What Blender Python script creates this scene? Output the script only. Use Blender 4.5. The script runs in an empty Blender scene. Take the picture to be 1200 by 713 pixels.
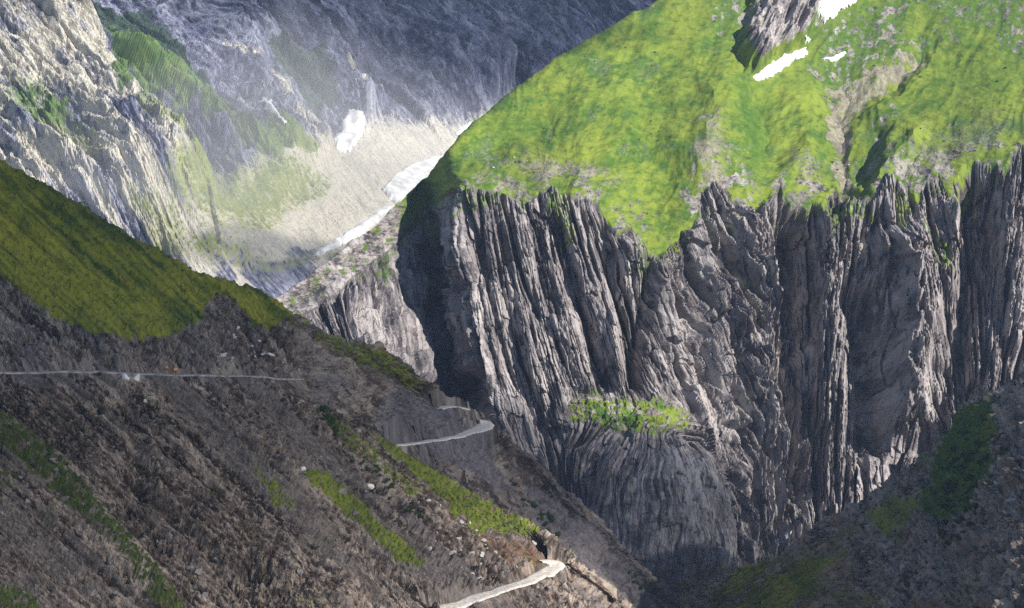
import bpy, math, random
import numpy as np
from mathutils import Vector

random.seed(7)
R = math.radians
scene = bpy.context.scene
C = scene.collection

# ------------------------------------------------------------------ camera
PW, PH, HZ = 1200.0, 713.0, 140.0                  # photo size, row of the eye-level horizon
F = 600.0 / math.tan(R(20))                        # focal length in photo pixels (40 deg wide)
PITCH = math.atan((PH / 2 - HZ) / F)               # looking slightly down
cam_d = bpy.data.cameras.new('camera')
cam = bpy.data.objects.new('camera', cam_d); C.objects.link(cam)
cam_d.sensor_width = 36; cam_d.angle = R(40); cam_d.clip_start = 1; cam_d.clip_end = 60000
cam.location = (0, 0, 0); cam.rotation_euler = (R(90) - PITCH, 0, 0)
scene.camera = cam

# ------------------------------------------------------------------ sky and sun
SUN = Vector((0.62, -0.54, 0.57)).normalized()     # towards the sun
sun_el = math.asin(SUN.z); sun_az = math.atan2(SUN.x, SUN.y)
w = bpy.data.worlds.new('World'); scene.world = w; w.use_nodes = True
nt = w.node_tree
bg = nt.nodes['Background']; sky = nt.nodes.new('ShaderNodeTexSky')
sky.sky_type = 'NISHITA'; sky.sun_disc = False
sky.sun_elevation = sun_el; sky.sun_rotation = sun_az
sky.altitude = 2500
nt.links.new(sky.outputs[0], bg.inputs[0]); bg.inputs[1].default_value = 0.09
sd = bpy.data.lights.new('sun', 'SUN'); sd.energy = 5.0; sd.angle = R(0.5); sd.color = (1.0, 0.95, 0.86)
sun = bpy.data.objects.new('sun', sd); C.objects.link(sun)
sun.rotation_euler = SUN.to_track_quat('Z', 'Y').to_euler()
vs = scene.view_settings
vs.view_transform = 'Standard'; vs.look = 'None'; vs.exposure = 0.9; vs.gamma = 1; vs.use_curve_mapping = False
scene.cycles.max_bounces = 4; scene.cycles.diffuse_bounces = 2; scene.cycles.volume_bounces = 0
scene.cycles.transparent_max_bounces = 12
scene.cycles.use_denoising = False

# ------------------------------------------------------------------ numeric helpers
CP, SP = math.cos(PITCH), math.sin(PITCH)
def P3(px, py, Y):
    """point on the line of sight of a photo pixel, Y metres out from the viewpoint"""
    px, py, Y = np.asarray(px, float), np.asarray(py, float), np.asarray(Y, float)
    cx = (px - PW / 2) / F; cy = (PH / 2 - py) / F
    dy = CP + cy * SP; dz = cy * CP - SP
    k = Y / dy
    return np.stack([cx * k, Y + 0 * k, dz * k], -1)
def proj(P):
    x, y, z = P[..., 0], P[..., 1], P[..., 2]
    d = y * CP - z * SP; u = y * SP + z * CP
    return PW / 2 + F * x / d, PH / 2 - F * u / d
A_ = np.arange(64) * (2 * np.pi / 64)
GX, GY = np.cos(A_).astype('f4'), np.sin(A_).astype('f4')
def pn(x, y, seed=0):
    """gradient noise, about -0.7..0.7"""
    x = np.asarray(x, 'f4'); y = np.asarray(y, 'f4')
    xi = np.floor(x); yi = np.floor(y); fx = x - xi; fy = y - yi
    xi = xi.astype('i8'); yi = yi.astype('i8')
    def g(ix, iy, dx, dy):
        h = (ix * 374761393 + iy * 668265263 + seed * 974711) & 0xffffffff
        h = ((h ^ (h >> 13)) * 1274126177) & 0xffffffff
        h = ((h ^ (h >> 16)) & 63)
        return GX[h] * dx + GY[h] * dy
    u = fx * fx * fx * (fx * (fx * 6 - 15) + 10); v = fy * fy * fy * (fy * (fy * 6 - 15) + 10)
    a = g(xi, yi, fx, fy); b = g(xi + 1, yi, fx - 1, fy); c = g(xi, yi + 1, fx, fy - 1); d = g(xi + 1, yi + 1, fx - 1, fy - 1)
    return (a + u * (b - a)) + v * ((c + u * (d - c)) - (a + u * (b - a)))
def fbm(x, y, o=4, seed=0, gain=0.5):
    t = 0; a = 1.0
    for i in range(o):
        t = t + a * pn(x, y, seed + i * 17); x = x * 2.03 + 3.7; y = y * 2.03 + 1.3; a *= gain
    return t
def ridge(x, y, o=4, seed=0, gain=0.5):
    """0..1, sharp crests"""
    t = 0; a = 1.0; n = 0
    for i in range(o):
        t = t + a * (1 - np.abs(pn(x, y, seed + i * 17)) * 1.9); n += a; x = x * 2.07 + 5.1; y = y * 2.07 + 2.9; a *= gain
    return np.clip(t / n, 0, 1)
def rnd(a, b=0, seed=0):
    h = (a.astype('i8') * 374761393 + np.asarray(b).astype('i8') * 668265263 + seed * 974711) & 0xffffffff
    h = ((h ^ (h >> 13)) * 1274126177) & 0xffffffff
    return ((h ^ (h >> 16)) & 0xffff) / 65535.0
def slabs(s, t, wdt, ln, seed, tilt=0.5):
    """broken plates side by side: (height -0.5..0.5, random tone 0..1)"""
    a = s / wdt + 0.35 * pn(s / (wdt * 3.1), t / (ln * 1.3), seed + 5) + 0.22 * pn(s / wdt, t / (wdt * 2.2), seed + 6)
    i = np.floor(a); f = a - i
    b = t / ln + 7.3 * rnd(i, 0, seed) + 0.18 * pn(s / wdt * 2, t / wdt, seed + 7)
    k = np.floor(b); g = b - k
    r = rnd(i, k, seed + 1); q = rnd(i, k, seed + 2)
    edge = np.minimum(1, np.minimum(f, 1 - f) * 7) * 0.5 + np.minimum(1, np.minimum(g, 1 - g) * 10) * 0.25
    return (r - 0.5) + tilt * (q - 0.3) * (f - 0.5) * 1.6 + (edge - 0.75) * 0.5, rnd(i, k, seed + 3)
def ss(a, b, x):
    t = np.clip((x - a) / (b - a), 0, 1); return t * t * (3 - 2 * t)
def sdf_poly(px, py, poly):
    """signed distance to a closed outline, positive inside"""
    d = np.full(px.shape, 1e9); inside = np.zeros(px.shape, bool)
    n = len(poly)
    for i in range(n):
        ax, ay = poly[i]; bx, by = poly[(i + 1) % n]
        ex, ey = bx - ax, by - ay
        t = np.clip(((px - ax) * ex + (py - ay) * ey) / (ex * ex + ey * ey + 1e-9), 0, 1)
        d = np.minimum(d, np.hypot(px - ax - t * ex, py - ay - t * ey))
        if ay != by:
            c = ((ay > py) != (by > py)) & (px < ex * (py - ay) / (by - ay) + ax)
            inside ^= c
    return np.where(inside, d, -d)
def sd_line(px, py, line):
    """distance to an open line with sign (+ on its right when drawn downwards in the picture = viewer's left is -)"""
    d = np.full(px.shape, 1e9); s = np.zeros(px.shape); tt = np.zeros(px.shape)
    n = len(line) - 1
    for i in range(n):
        ax, ay = line[i]; bx, by = line[i + 1]; ex, ey = bx - ax, by - ay
        t = np.clip(((px - ax) * ex + (py - ay) * ey) / (ex * ex + ey * ey), 0, 1)
        dd = np.hypot(px - ax - t * ex, py - ay - t * ey)
        m = dd < d
        d = np.where(m, dd, d); s = np.where(m, np.sign((px - ax) * ey - (py - ay) * ex), s); tt = np.where(m, (i + t) / n, tt)
    return d * s, tt
def tent(px, py, line, wl, wr, fade=0.15):
    """1 on the line, 0 at wl px to its left / wr px to its right"""
    d, t = sd_line(px, py, line)
    h = np.where(d < 0, 1 + d / wl, 1 - d / wr)
    return np.clip(h, 0, 1) * ss(0, fade, t) * ss(0, fade, 1 - t) if fade else np.clip(h, 0, 1)

def catmull(net, axis, counts):
    net = np.moveaxis(net, axis, 0); n = len(net)
    pad = np.concatenate([2 * net[:1] - net[1:2], net, 2 * net[-1:] - net[-2:-1]])
    out = []; idx = []
    for i in range(n - 1):
        p0, p1, p2, p3 = pad[i], pad[i + 1], pad[i + 2], pad[i + 3]
        ts = np.arange(counts[i]) / counts[i]
        if i == n - 2: ts = np.append(ts, 1.0)
        t = ts.reshape((-1,) + (1,) * (net.ndim - 1))
        m1 = (p2 - p0) * 0.5 * 0.8; m2 = (p3 - p1) * 0.5 * 0.8
        h = (2*t**3 - 3*t**2 + 1) * p1 + (t**3 - 2*t**2 + t) * m1 + (-2*t**3 + 3*t**2) * p2 + (t**3 - t**2) * m2
        out.append(h); idx.append(i + ts)
    return np.moveaxis(np.concatenate(out), 0, axis), np.concatenate(idx)

class Land:
    """a piece of terrain: a net of control points (photo px, py, metres out), smoothed to about one vertex per step pixels"""
    def __init__(s, cols, step, hide=(0, 160, -110), first=True):
        W = np.array([[P3(*p) for p in c] for c in cols])        # cols x rows x 3
        if first:                                                # the back of the ridge, out of sight
            W = np.concatenate([W[:, :1] + np.array(hide), W], 1)
        px, py = proj(W)
        cu = [max(4, int(np.hypot(np.diff(px, axis=0)[i], np.diff(py, axis=0)[i])[1:].max() / step)) for i in range(len(W) - 1)]
        cv = [max(4, int(np.hypot(np.diff(px, axis=1)[:, j], np.diff(py, axis=1)[:, j]).max() / step)) for j in range(W.shape[1] - 1)]
        if first: cv[0] = min(cv[0], 40)
        g, iu = catmull(W, 0, cu); g, iv = catmull(g, 1, cv)
        s.P = g; s.U = iu[:, None] + 0 * iv[None]; s.V = 0 * iu[:, None] + iv[None]
        s.px, s.py = proj(g)
        du = np.gradient(g, axis=0); dv = np.gradient(g, axis=1)
        n = np.cross(du, dv); n /= np.linalg.norm(n, axis=-1, keepdims=True) + 1e-9
        f = np.sum(n * g, -1).mean()
        s.flip = f > 0
        s.N = -n if s.flip else n
        s.mask = np.zeros(g.shape[:2] + (4,), 'f4')
        s.st = np.zeros(g.shape[:2] + (3,), 'f4')
    def push(s, h): s.P = s.P + s.N * h[..., None]
    def rough(s, h):
        du = np.gradient(s.P, axis=0); dv = np.gradient(s.P, axis=1)
        n = np.cross(du, dv); n /= np.linalg.norm(n, axis=-1, keepdims=True) + 1e-9
        s.P = s.P + (-n if s.flip else n) * h[..., None]
    def normals(s):
        du = np.gradient(s.P, axis=0); dv = np.gradient(s.P, axis=1)
        n = np.cross(du, dv); n /= np.linalg.norm(n, axis=-1, keepdims=True) + 1e-9
        return -n if s.flip else n
    def build(s, name, mat, label, cat, smooth=False):
        nu, nv = s.P.shape[:2]
        i = np.arange(nu * nv).reshape(nu, nv)
        q = [i[:-1, :-1], i[1:, :-1], i[1:, 1:], i[:-1, 1:]]
        if s.flip: q = q[::-1]
        ob = mesh_obj(name, s.P.reshape(-1, 3), np.stack(q, -1).reshape(-1, 4), mat, None, smooth)
        me = ob.data
        a = me.attributes.new('mask', 'FLOAT_COLOR', 'POINT'); a.data.foreach_set('color', np.clip(s.mask, 0, 1).astype('f4').ravel())
        a = me.attributes.new('st', 'FLOAT_VECTOR', 'POINT'); a.data.foreach_set('vector', s.st.astype('f4').ravel())
        ob['kind'] = 'structure'; ob['label'] = label; ob['category'] = cat
        return ob

def mesh_obj(name, verts, quads, mat=None, parent=None, smooth=True):
    verts = np.asarray(verts, 'f4'); quads = np.asarray(quads, 'i4')
    me = bpy.data.meshes.new(name); k = quads.shape[1]
    me.vertices.add(len(verts)); me.vertices.foreach_set('co', verts.ravel())
    me.loops.add(quads.size); me.loops.foreach_set('vertex_index', quads.ravel())
    me.polygons.add(len(quads)); me.polygons.foreach_set('loop_start', np.arange(len(quads), dtype='i4') * k)
    me.polygons.foreach_set('use_smooth', np.full(len(quads), smooth))
    me.update(calc_edges=True)
    if mat: me.materials.append(mat)
    ob = bpy.data.objects.new(name, me); C.objects.link(ob)
    if parent: ob.parent = parent
    return ob

# ------------------------------------------------------------------ materials
def land_mat(name, dark, light, tint, scree, grass_y, grass_l, extra, sx=0.12, sy=0.012, bump=0.6, bscale=1.0, fm=2.2, ks=0.3, sk=0.55):
    m = bpy.data.materials.new(name); m.use_nodes = True
    n = m.node_tree.nodes; L = m.node_tree.links; b = n['Principled BSDF']
    b.inputs['Roughness'].default_value = 0.92; b.inputs['Specular IOR Level'].default_value = 0.15
    def attr(a):
        x = n.new('ShaderNodeAttribute'); x.attribute_name = a; return x
    def noise(vec, scale, detail, rough=0.6):
        x = n.new('ShaderNodeTexNoise'); x.inputs['Scale'].default_value = scale; x.inputs['Detail'].default_value = detail
        x.inputs['Roughness'].default_value = rough; L.new(vec, x.inputs['Vector']); return x.outputs['Fac']
    def mapping(vec, sc):
        x = n.new('ShaderNodeMapping'); x.inputs['Scale'].default_value = sc; L.new(vec, x.inputs['Vector']); return x.outputs[0]
    def ramp(fac, lo, hi):
        x = n.new('ShaderNodeMapRange'); x.interpolation_type = 'SMOOTHSTEP'
        x.inputs[1].default_value = lo; x.inputs[2].default_value = hi; L.new(fac, x.inputs[0]); return x.outputs[0]
    def mix(f, a, c):
        x = n.new('ShaderNodeMix'); x.data_type = 'RGBA'
        if hasattr(f, 'node'): L.new(f, x.inputs[0])
        else: x.inputs[0].default_value = f
        for k, v in ((6, a), (7, c)):
            if isinstance(v, tuple): x.inputs[k].default_value = (*v, 1)
            else: L.new(v, x.inputs[k])
        return x.outputs[2]
    def mth(op, a, c):
        x = n.new('ShaderNodeMath'); x.operation = op
        for k, v in ((0, a), (1, c)):
            if isinstance(v, (int, float)): x.inputs[k].default_value = v
            else: L.new(v, x.inputs[k])
        return x.outputs[0]
    st = attr('st').outputs['Vector']; mk = attr('mask'); sep = n.new('ShaderNodeSeparateColor'); L.new(mk.outputs['Color'], sep.inputs[0])
    tc = n.new('ShaderNodeTexCoord').outputs['Object']
    strat = noise(mapping(st, (sx, sy, 0)), 1, 6, 0.65)
    fine = noise(mapping(st, (sx * fm, sy * fm * 1.8, 0)), 1, 4, 0.65)
    big = noise(tc, 0.011, 3)
    spk = noise(tc, ks, 4, 0.75); mid = noise(mapping(st, (sx * 0.35, sy * 0.8, 0)), 1, 5, 0.65)
    sxyz = n.new('ShaderNodeSeparateXYZ'); L.new(st, sxyz.inputs[0])
    tone = mth('ADD', mth('MULTIPLY', sxyz.outputs[2], 0.55), mth('MULTIPLY', strat, 0.9))
    rock = mix(ramp(tone, 0.52, 0.92), dark, light)
    rock = mix(mth('MULTIPLY', ramp(big, 0.42, 0.62), 0.75), rock, tint)
    rock = mix(mth('MULTIPLY', ramp(mid, 0.54, 0.36), 0.65), rock, dark); rock = mix(mth('MULTIPLY', ramp(fine, 0.52, 0.66), 0.8), rock, light)
    rock = mix(mth('MULTIPLY', ramp(fine, 0.48, 0.36), 0.85), rock, tuple(c * 0.6 for c in dark)); rock = mix(mth('MULTIPLY', ramp(spk, 0.56, 0.68), 0.55), rock, light)
    sc = mix(ramp(fine, 0.35, 0.65), tuple(c * sk for c in scree), scree)
    sc = mix(mth('MULTIPLY', ramp(spk, 0.56, 0.68), 0.6), sc, light); sc = mix(mth('MULTIPLY', ramp(mid, 0.5, 0.34), 1.1 * (1 - sk)), sc, dark)
    g = mix(sep.outputs[2], grass_y, grass_l)
    gn = noise(mapping(st, (sx * 1.1, sy * 2.5, 0)), 1, 5, 0.7)
    g = mix(mth('MULTIPLY', ramp(gn, 0.48, 0.66), 0.6), g, tuple(c * 0.55 for c in grass_l)); g = mix(mth('MULTIPLY', ramp(spk, 0.54, 0.68), 0.35), g, tuple(c * 0.5 for c in grass_l))
    g = mix(mth('MULTIPLY', ramp(fine, 0.5, 0.7), 0.35), g, tuple(min(1, c * 1.35) for c in grass_y))
    jitter = mth('MULTIPLY', mth('SUBTRACT', mth('ADD', fine, spk), 1.0), 0.8)
    fs = ramp(mth('ADD', sep.outputs[1], jitter), 0.3, 0.7)
    fg = ramp(mth('ADD', sep.outputs[0], jitter), 0.35, 0.65)
    fe = ramp(mth('ADD', mk.outputs['Alpha'], jitter), 0.35, 0.65)
    # a zero mask stays zero whatever the noise
    fs = mth('MULTIPLY', fs, ramp(sep.outputs[1], 0.02, 0.15)); fg = mth('MULTIPLY', fg, ramp(sep.outputs[0], 0.02, 0.15))
    fe = mth('MULTIPLY', fe, ramp(mk.outputs['Alpha'], 0.02, 0.15))
    col = mix(fs, rock, sc); col = mix(fe, col, extra); col = mix(fg, col, g)
    L.new(col, b.inputs['Base Color'])
    bp = n.new('ShaderNodeBump'); bp.inputs['Strength'].default_value = bump; bp.inputs['Distance'].default_value = bscale
    L.new(mth('ADD', mth('ADD', strat, fine), spk), bp.inputs['Height']); L.new(mth('MULTIPLY', mth('SUBTRACT', 1.15, fg), bump), bp.inputs['Strength'])
    L.new(bp.outputs[0], b.inputs['Normal'])
    return m
def plain_mat(name, col, col2=None, rough=0.9, scale=1.0):
    m = bpy.data.materials.new(name); m.use_nodes = True
    n = m.node_tree.nodes; L = m.node_tree.links; b = n['Principled BSDF']; b.inputs['Roughness'].default_value = rough
    b.inputs['Specular IOR Level'].default_value = 0.2
    tc = n.new('ShaderNodeTexCoord'); x = n.new('ShaderNodeTexNoise'); x.inputs['Scale'].default_value = scale; x.inputs['Detail'].default_value = 5
    L.new(tc.outputs['Object'], x.inputs['Vector'])
    r = n.new('ShaderNodeMix'); r.data_type = 'RGBA'; r.inputs[6].default_value = (*col, 1); r.inputs[7].default_value = (*(col2 or col), 1)
    mr = n.new('ShaderNodeMapRange'); mr.inputs[1].default_value = 0.35; mr.inputs[2].default_value = 0.65
    L.new(x.outputs['Fac'], mr.inputs[0]); L.new(mr.outputs[0], r.inputs[0]); L.new(r.outputs[2], b.inputs['Base Color'])
    return m

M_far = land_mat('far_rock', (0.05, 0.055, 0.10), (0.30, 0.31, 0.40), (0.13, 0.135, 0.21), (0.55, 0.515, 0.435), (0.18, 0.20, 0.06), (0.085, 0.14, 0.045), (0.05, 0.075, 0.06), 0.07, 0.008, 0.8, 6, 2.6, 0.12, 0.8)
M_cliff = land_mat('slate_cliff', (0.048, 0.043, 0.05), (0.385, 0.35, 0.34), (0.205, 0.178, 0.182), (0.29, 0.265, 0.19), (0.155, 0.197, 0.027), (0.052, 0.11, 0.016), (0.24, 0.215, 0.12), 0.16, 0.012, 0.7, 3, 2.0, 0.22)
M_ridge = land_mat('ridge_grass_and_shale', (0.034, 0.027, 0.024), (0.27, 0.225, 0.19), (0.105, 0.078, 0.062), (0.15, 0.133, 0.138), (0.175, 0.175, 0.02), (0.03, 0.052, 0.010), (0.20, 0.12, 0.065), 0.25, 0.03, 0.7, 1.5, 2.2, 0.35)
M_near = land_mat('dark_shale_scree', (0.024, 0.018, 0.015), (0.34, 0.272, 0.222), (0.075, 0.054, 0.041), (0.165, 0.138, 0.122), (0.13, 0.15, 0.018), (0.04, 0.055, 0.012), (0.14, 0.075, 0.04), 0.3, 0.06, 0.8, 1.0, 1.9, 0.4)
M_right = land_mat('dark_gorge_side', (0.04, 0.031, 0.026), (0.43, 0.345, 0.28), (0.20, 0.145, 0.10), (0.33, 0.27, 0.21), (0.24, 0.24, 0.04), (0.055, 0.10, 0.018), (0.21, 0.125, 0.075), 0.28, 0.06, 0.8, 1.2, 2.0, 0.35)
M_snow = plain_mat('old_snow', (0.66, 0.67, 0.70), (0.40, 0.39, 0.385), 0.6, 0.06)
M_road = plain_mat('pale_road_gravel', (0.62, 0.56, 0.49), (0.36, 0.32, 0.275), 0.95, 0.6)
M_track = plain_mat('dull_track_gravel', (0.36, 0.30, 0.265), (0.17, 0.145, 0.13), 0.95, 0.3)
M_base = plain_mat('gorge_floor', (0.12, 0.11, 0.10), (0.2, 0.18, 0.17), 0.95, 0.05)

# ------------------------------------------------------------------ ground under everything
gb = mesh_obj('ground', [(-9000, -500, -700), (9000, -500, -700), (9000, 20000, -700), (-9000, 20000, -700)], [(0, 1, 2, 3)], M_base)
gb['kind'] = 'structure'; gb['label'] = 'dark rocky valley ground far below the cliffs'; gb['category'] = 'ground'

STEP = 1.15

# ------------------------------------------------------------------ the far mountain
A = Land([
    [(-150, -110, 2850), (-150, 40, 2690), (-150, 150, 2560), (-150, 240, 2400), (-150, 330, 2260), (-150, 420, 2100)],
    [(100, -110, 3050), (110, 40, 2880), (140, 130, 2730), (180, 220, 2500), (220, 300, 2300), (260, 380, 2180)],
    [(250, -110, 3300), (270, 40, 3120), (290, 120, 2930), (300, 200, 2620), (290, 290, 2370), (300, 370, 2250)],
    [(400, -110, 3480), (400, 40, 3280), (400, 120, 3080), (390, 190, 2760), (350, 280, 2460), (345, 360, 2320)],
    [(520, -110, 3650), (510, 40, 3430), (500, 110, 3240), (480, 170, 2960), (440, 240, 2620), (420, 320, 2420)],
    [(650, -110, 3800), (640, 30, 3600), (610, 100, 3430), (580, 160, 3180), (540, 230, 2820), (520, 300, 2620)],
    [(880, -110, 4000), (850, 30, 3800), (820, 120, 3600), (780, 200, 3400), (750, 260, 3000), (720, 320, 2800)]], STEP * 1.2, (0, 400, -250))
px, py = A.px, A.py
s = (px - 0.95 * py); t = (px + py)
wx = 14 * fbm(px / 90, py / 90, 3, 5); wy = 14 * fbm(px / 90, py / 90, 3, 9)
qx, qy = px + wx * 0.7, py + wy * 0.7
spur = [(60, -60), (95, 0), (130, 95), (175, 150), (225, 195), (250, 225), (265, 262)]
dsp, _ = sd_line(qx, qy, spur)          # + on the viewer's left? sign fixed below
side = np.where(dsp > 0, 1, -1)
bowl = sdf_poly(qx, qy, [(190, 340), (230, 215), (300, 190), (380, 165), (430, 140), (480, 135), (545, 140), (620, 100), (650, 330), (400, 420)])
wb = ss(-25, 40, bowl)
bigr = ridge(s / 95 + 0.15 * fbm(px / 60, py / 60, 2, 3), t / 420, 2, 21) - 0.6
medr = ridge(s / 36 + 0.3 * fbm(px / 40, py / 40, 2, 4), t / 300, 4, 31) - 0.6
finr = ridge(s / 11 + 0.4 * fbm(px / 20, py / 20, 2, 14), t / 120, 3, 41) - 0.6
lump = fbm(px / 16, py / 16, 5, 51, 0.6)
sl1, to1 = slabs(s, t, 24, 190, 52); sl2, to2 = slabs(s, t, 9, 90, 53); sl3, to3 = slabs(s, t, 4.2, 34, 54)
tone = 0.4 * to1 + 0.35 * to2 + 0.25 * to3
h = (1 - wb) * (90 * bigr + 42 * medr + 13 * finr + 6 * lump + 26 * sl1 + 12 * sl2 + 5 * sl3) + wb * (7 * medr + 2 * finr + 1.5 * lump + 1.5 * sl2)
h += np.where(dsp > 0, -1, 1) * 0
h += 70 * ss(-14, 14, -dsp) * ss(330, 240, py)
for ln, wl, wr, a in [([(250, -10), (300, 90), (345, 150), (400, 190)], 60, 40, 60), ([(360, 60), (395, 110), (440, 150)], 30, 40, 50),
                      ([(130, 45), (230, 130), (300, 175), (360, 205)], 60, 40, 45), ([(480, -20), (540, 60), (600, 110)], 60, 50, 70), ([(600, -60), (650, 30), (700, 60)], 50, 40, 60),
                      ([(20, -30), (90, 90), (160, 190), (230, 270)], 60, 50, 40)]:
    h += a * tent(px, py, ln, wl, wr)
for ln, wd, a in [([(240, 245), (247, 275), (256, 300)], 3.5, 9), ([(300, 95), (318, 122), (332, 146)], 9, 14)]:
    h -= a * tent(px, py, ln, wd, wd)
A.push(h)
A.st = np.stack([s * 1.3, t * 1.3, tone], -1)
gz = fbm(px / 30, py / 22, 4, 61)
grass = np.zeros_like(px)
for pl, sf, amt in [([(112, 40), (150, 58), (235, 118), (305, 160), (372, 186), (355, 208), (290, 190), (225, 155), (160, 112)], 16, 0.85), ([(0, 110), (60, 120), (120, 200), (150, 250), (60, 215), (0, 170)], 34, 0.6), ([(150, 120), (200, 180), (240, 230), (200, 240), (150, 190)], 28, 0.62),
                    ([(50, 140), (80, 150), (90, 185), (60, 180)], 10, 0.8), ([(40, 180), (110, 205), (80, 220)], 10, 0.7),
                    ([(140, 100), (160, 150), (150, 165), (135, 130)], 9, 0.75),
                    ([(180, 270), (230, 190), (300, 190), (370, 190), (400, 225), (330, 275), (260, 300)], 40, 0.66),
                    ([(150, 260), (330, 300), (420, 280), (430, 300), (300, 330), (180, 310)], 30, 0.6)]:
    grass = np.maximum(grass, amt * ss(-sf, sf, sdf_poly(qx, qy, pl) + 14 * gz))
pale = np.maximum(0.95 * wb * ss(340, 270, py + 30 * gz), 0)
left = ss(10, -10, dsp) * ss(-40, 20, py)
pale = np.maximum(pale, left * (0.58 + 0.55 * fbm(s / 26, t / 110, 4, 71)))
for ln, wd in [([(395, 70), (410, 95), (425, 135)], 8), ([(250, 60), (300, 105), (390, 175)], 10), ([(150, 95), (200, 150), (260, 215)], 10), ([(330, 140), (400, 200), (410, 240)], 8)]:
    pale = np.maximum(pale, 0.8 * tent(qx, qy, ln, wd, wd))
forest = np.zeros_like(px)
for pl in [[(100, 10), (170, 20), (230, 90), (290, 150), (260, 150), (180, 90), (120, 60)], [(300, 50), (370, 60), (390, 130), (350, 130), (310, 100)],
           [(155, 85), (190, 105), (195, 118), (165, 108)]]:
    forest = np.maximum(forest, 0.85 * ss(-12, 12, sdf_poly(qx, qy, pl) + 16 * gz))
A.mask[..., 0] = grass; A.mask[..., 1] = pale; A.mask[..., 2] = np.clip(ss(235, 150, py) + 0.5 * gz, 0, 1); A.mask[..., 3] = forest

# ------------------------------------------------------------------ the grass-topped cliff
B = Land([
    [(318, 362, 1590), (325, 370, 1570), (335, 380, 1545), (345, 395, 1525), (360, 415, 1500), (370, 430, 1480), (380, 460, 1450), (400, 520, 1410)],
    [(352, 338, 1620), (358, 348, 1605), (364, 360, 1580), (372, 382, 1555), (386, 405, 1525), (394, 420, 1500), (405, 450, 1470), (425, 510, 1420)],
    [(405, 299, 1665), (405, 314, 1640), (405, 330, 1615), (410, 355, 1575), (418, 385, 1545), (425, 400, 1525), (440, 440, 1475), (460, 500, 1435)],
    [(456, 256, 1785), (455, 272, 1760), (456, 292, 1730), (462, 330, 1690), (472, 385, 1635), (480, 410, 1615), (500, 460, 1555), (520, 530, 1505)],
    [(497, 213, 1900), (497, 230, 1892), (500, 252, 1875), (506, 310, 1835), (520, 390, 1775), (527, 425, 1745), (545, 485, 1690), (570, 570, 1620)],
    [(525, 180, 1830), (531, 197, 1770), (537, 218, 1695), (542, 300, 1650), (555, 400, 1605), (565, 440, 1585), (590, 520, 1550), (640, 620, 1490)],
    [(575, 130, 1930), (585, 178, 1810), (597, 230, 1670), (606, 310, 1630), (625, 430, 1580), (635, 480, 1560), (670, 600, 1500), (700, 700, 1450)],
    [(665, 62, 2060), (672, 140, 1870), (685, 228, 1660), (697, 310, 1620), (712, 460, 1560), (716, 505, 1525), (740, 690, 1440), (750, 780, 1410)],
    [(775, -2, 2230), (765, 130, 1920), (762, 286, 1640), (770, 340, 1612), (775, 462, 1560), (776, 508, 1515), (795, 700, 1425), (800, 790, 1400)],
    [(880, -70, 2400), (850, 90, 1990), (840, 225, 1715), (855, 320, 1668), (875, 460, 1600), (885, 510, 1575), (900, 670, 1490), (910, 770, 1450)],
    [(985, -100, 2500), (960, 90, 2060), (950, 232, 1735), (952, 320, 1690), (955, 460, 1620), (956, 510, 1595), (960, 650, 1520), (970, 760, 1470)],
    [(1090, -100, 2470), (1070, 90, 2050), (1060, 222, 1730), (1065, 320, 1685), (1070, 450, 1610), (1075, 500, 1585), (1085, 610, 1510), (1090, 740, 1450)],
    [(1200, -100, 2450), (1190, 80, 2020), (1180, 188, 1725), (1180, 310, 1670), (1185, 430, 1600), (1190, 480, 1570), (1200, 570, 1510), (1200, 720, 1450)],
    [(1340, -100, 2400), (1340, 80, 1980), (1340, 180, 1700), (1340, 310, 1650), (1340, 430, 1580), (1340, 480, 1550), (1340, 570, 1490), (1340, 720, 1430)],
    [(1560, -100, 2350), (1560, 80, 1950), (1560, 170, 1680), (1560, 310, 1630), (1560, 430, 1560), (1560, 480, 1530), (1560, 570, 1470), (1560, 720, 1410)]], STEP, (0, 260, -160))
px, py, V = B.px, B.py, B.V
k = np.interp(px, [380, 460, 530, 600, 680, 760, 830, 890, 935, 965, 1005, 1040, 1075, 1110, 1140, 1185, 1220], [.5, .25, .1, .2, .27, .3, .42, .40, .12, -.05, -.13, .02, .20, .24, 0, -.14, -.1])
s = px - k * (py - 230)
dome = sdf_poly(px, py, [(660, 520), (700, 490), (770, 480), (830, 505), (870, 600), (890, 700), (700, 720), (670, 620)])
wd = ss(-10, 25, dome)
s = s * (1 - wd) + wd * (760 + np.arctan2(px - 765 + 5 * fbm(px / 30, py / 60, 4, 107), np.maximum(py - 330, 20)) * 300)
t = py
wv = 0.25 * fbm(px / 30, py / 30, 3, 105)
edge = V + wv - 3
wc = ss(-0.02, 0.14, V - 3 + 0.4 * wv + 0.42 * fbm(px / 40, py / 170, 3, 267) * ss(560, 640, px))            # on the rock face below the grass edge
wc = np.maximum(wc, 0)
bench = sdf_poly(px + 8 * fbm(px / 12, py / 40, 3, 8), py + 6 * fbm(px / 15, py / 15, 3, 6), [(672, 468), (700, 462), (740, 470), (790, 470), (815, 490), (800, 500), (765, 506), (740, 512), (715, 500), (690, 500), (665, 490)])
wbn = ss(-6, 8, bench)
wk = wc * (1 - 0.88 * ss(-14, 6, bench))
j = 0.12 * fbm(px / 25, py / 45, 3, 111)
r1 = ridge(s / 66 + 1.6 * j, t / 300, 2, 121) - 0.6
r2 = ridge(s / 26 + 2.5 * j, t / 95, 3, 131) - 0.6
r3 = ridge(s / 10 + 3 * j, t / 32, 3, 141) - 0.6
r4 = ridge(s / 4 + 3 * j, t / 22, 2, 151) - 0.6
lump = fbm(px / 14, py / 22, 4, 161)
low = 1 - 0.76 * wd
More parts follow.
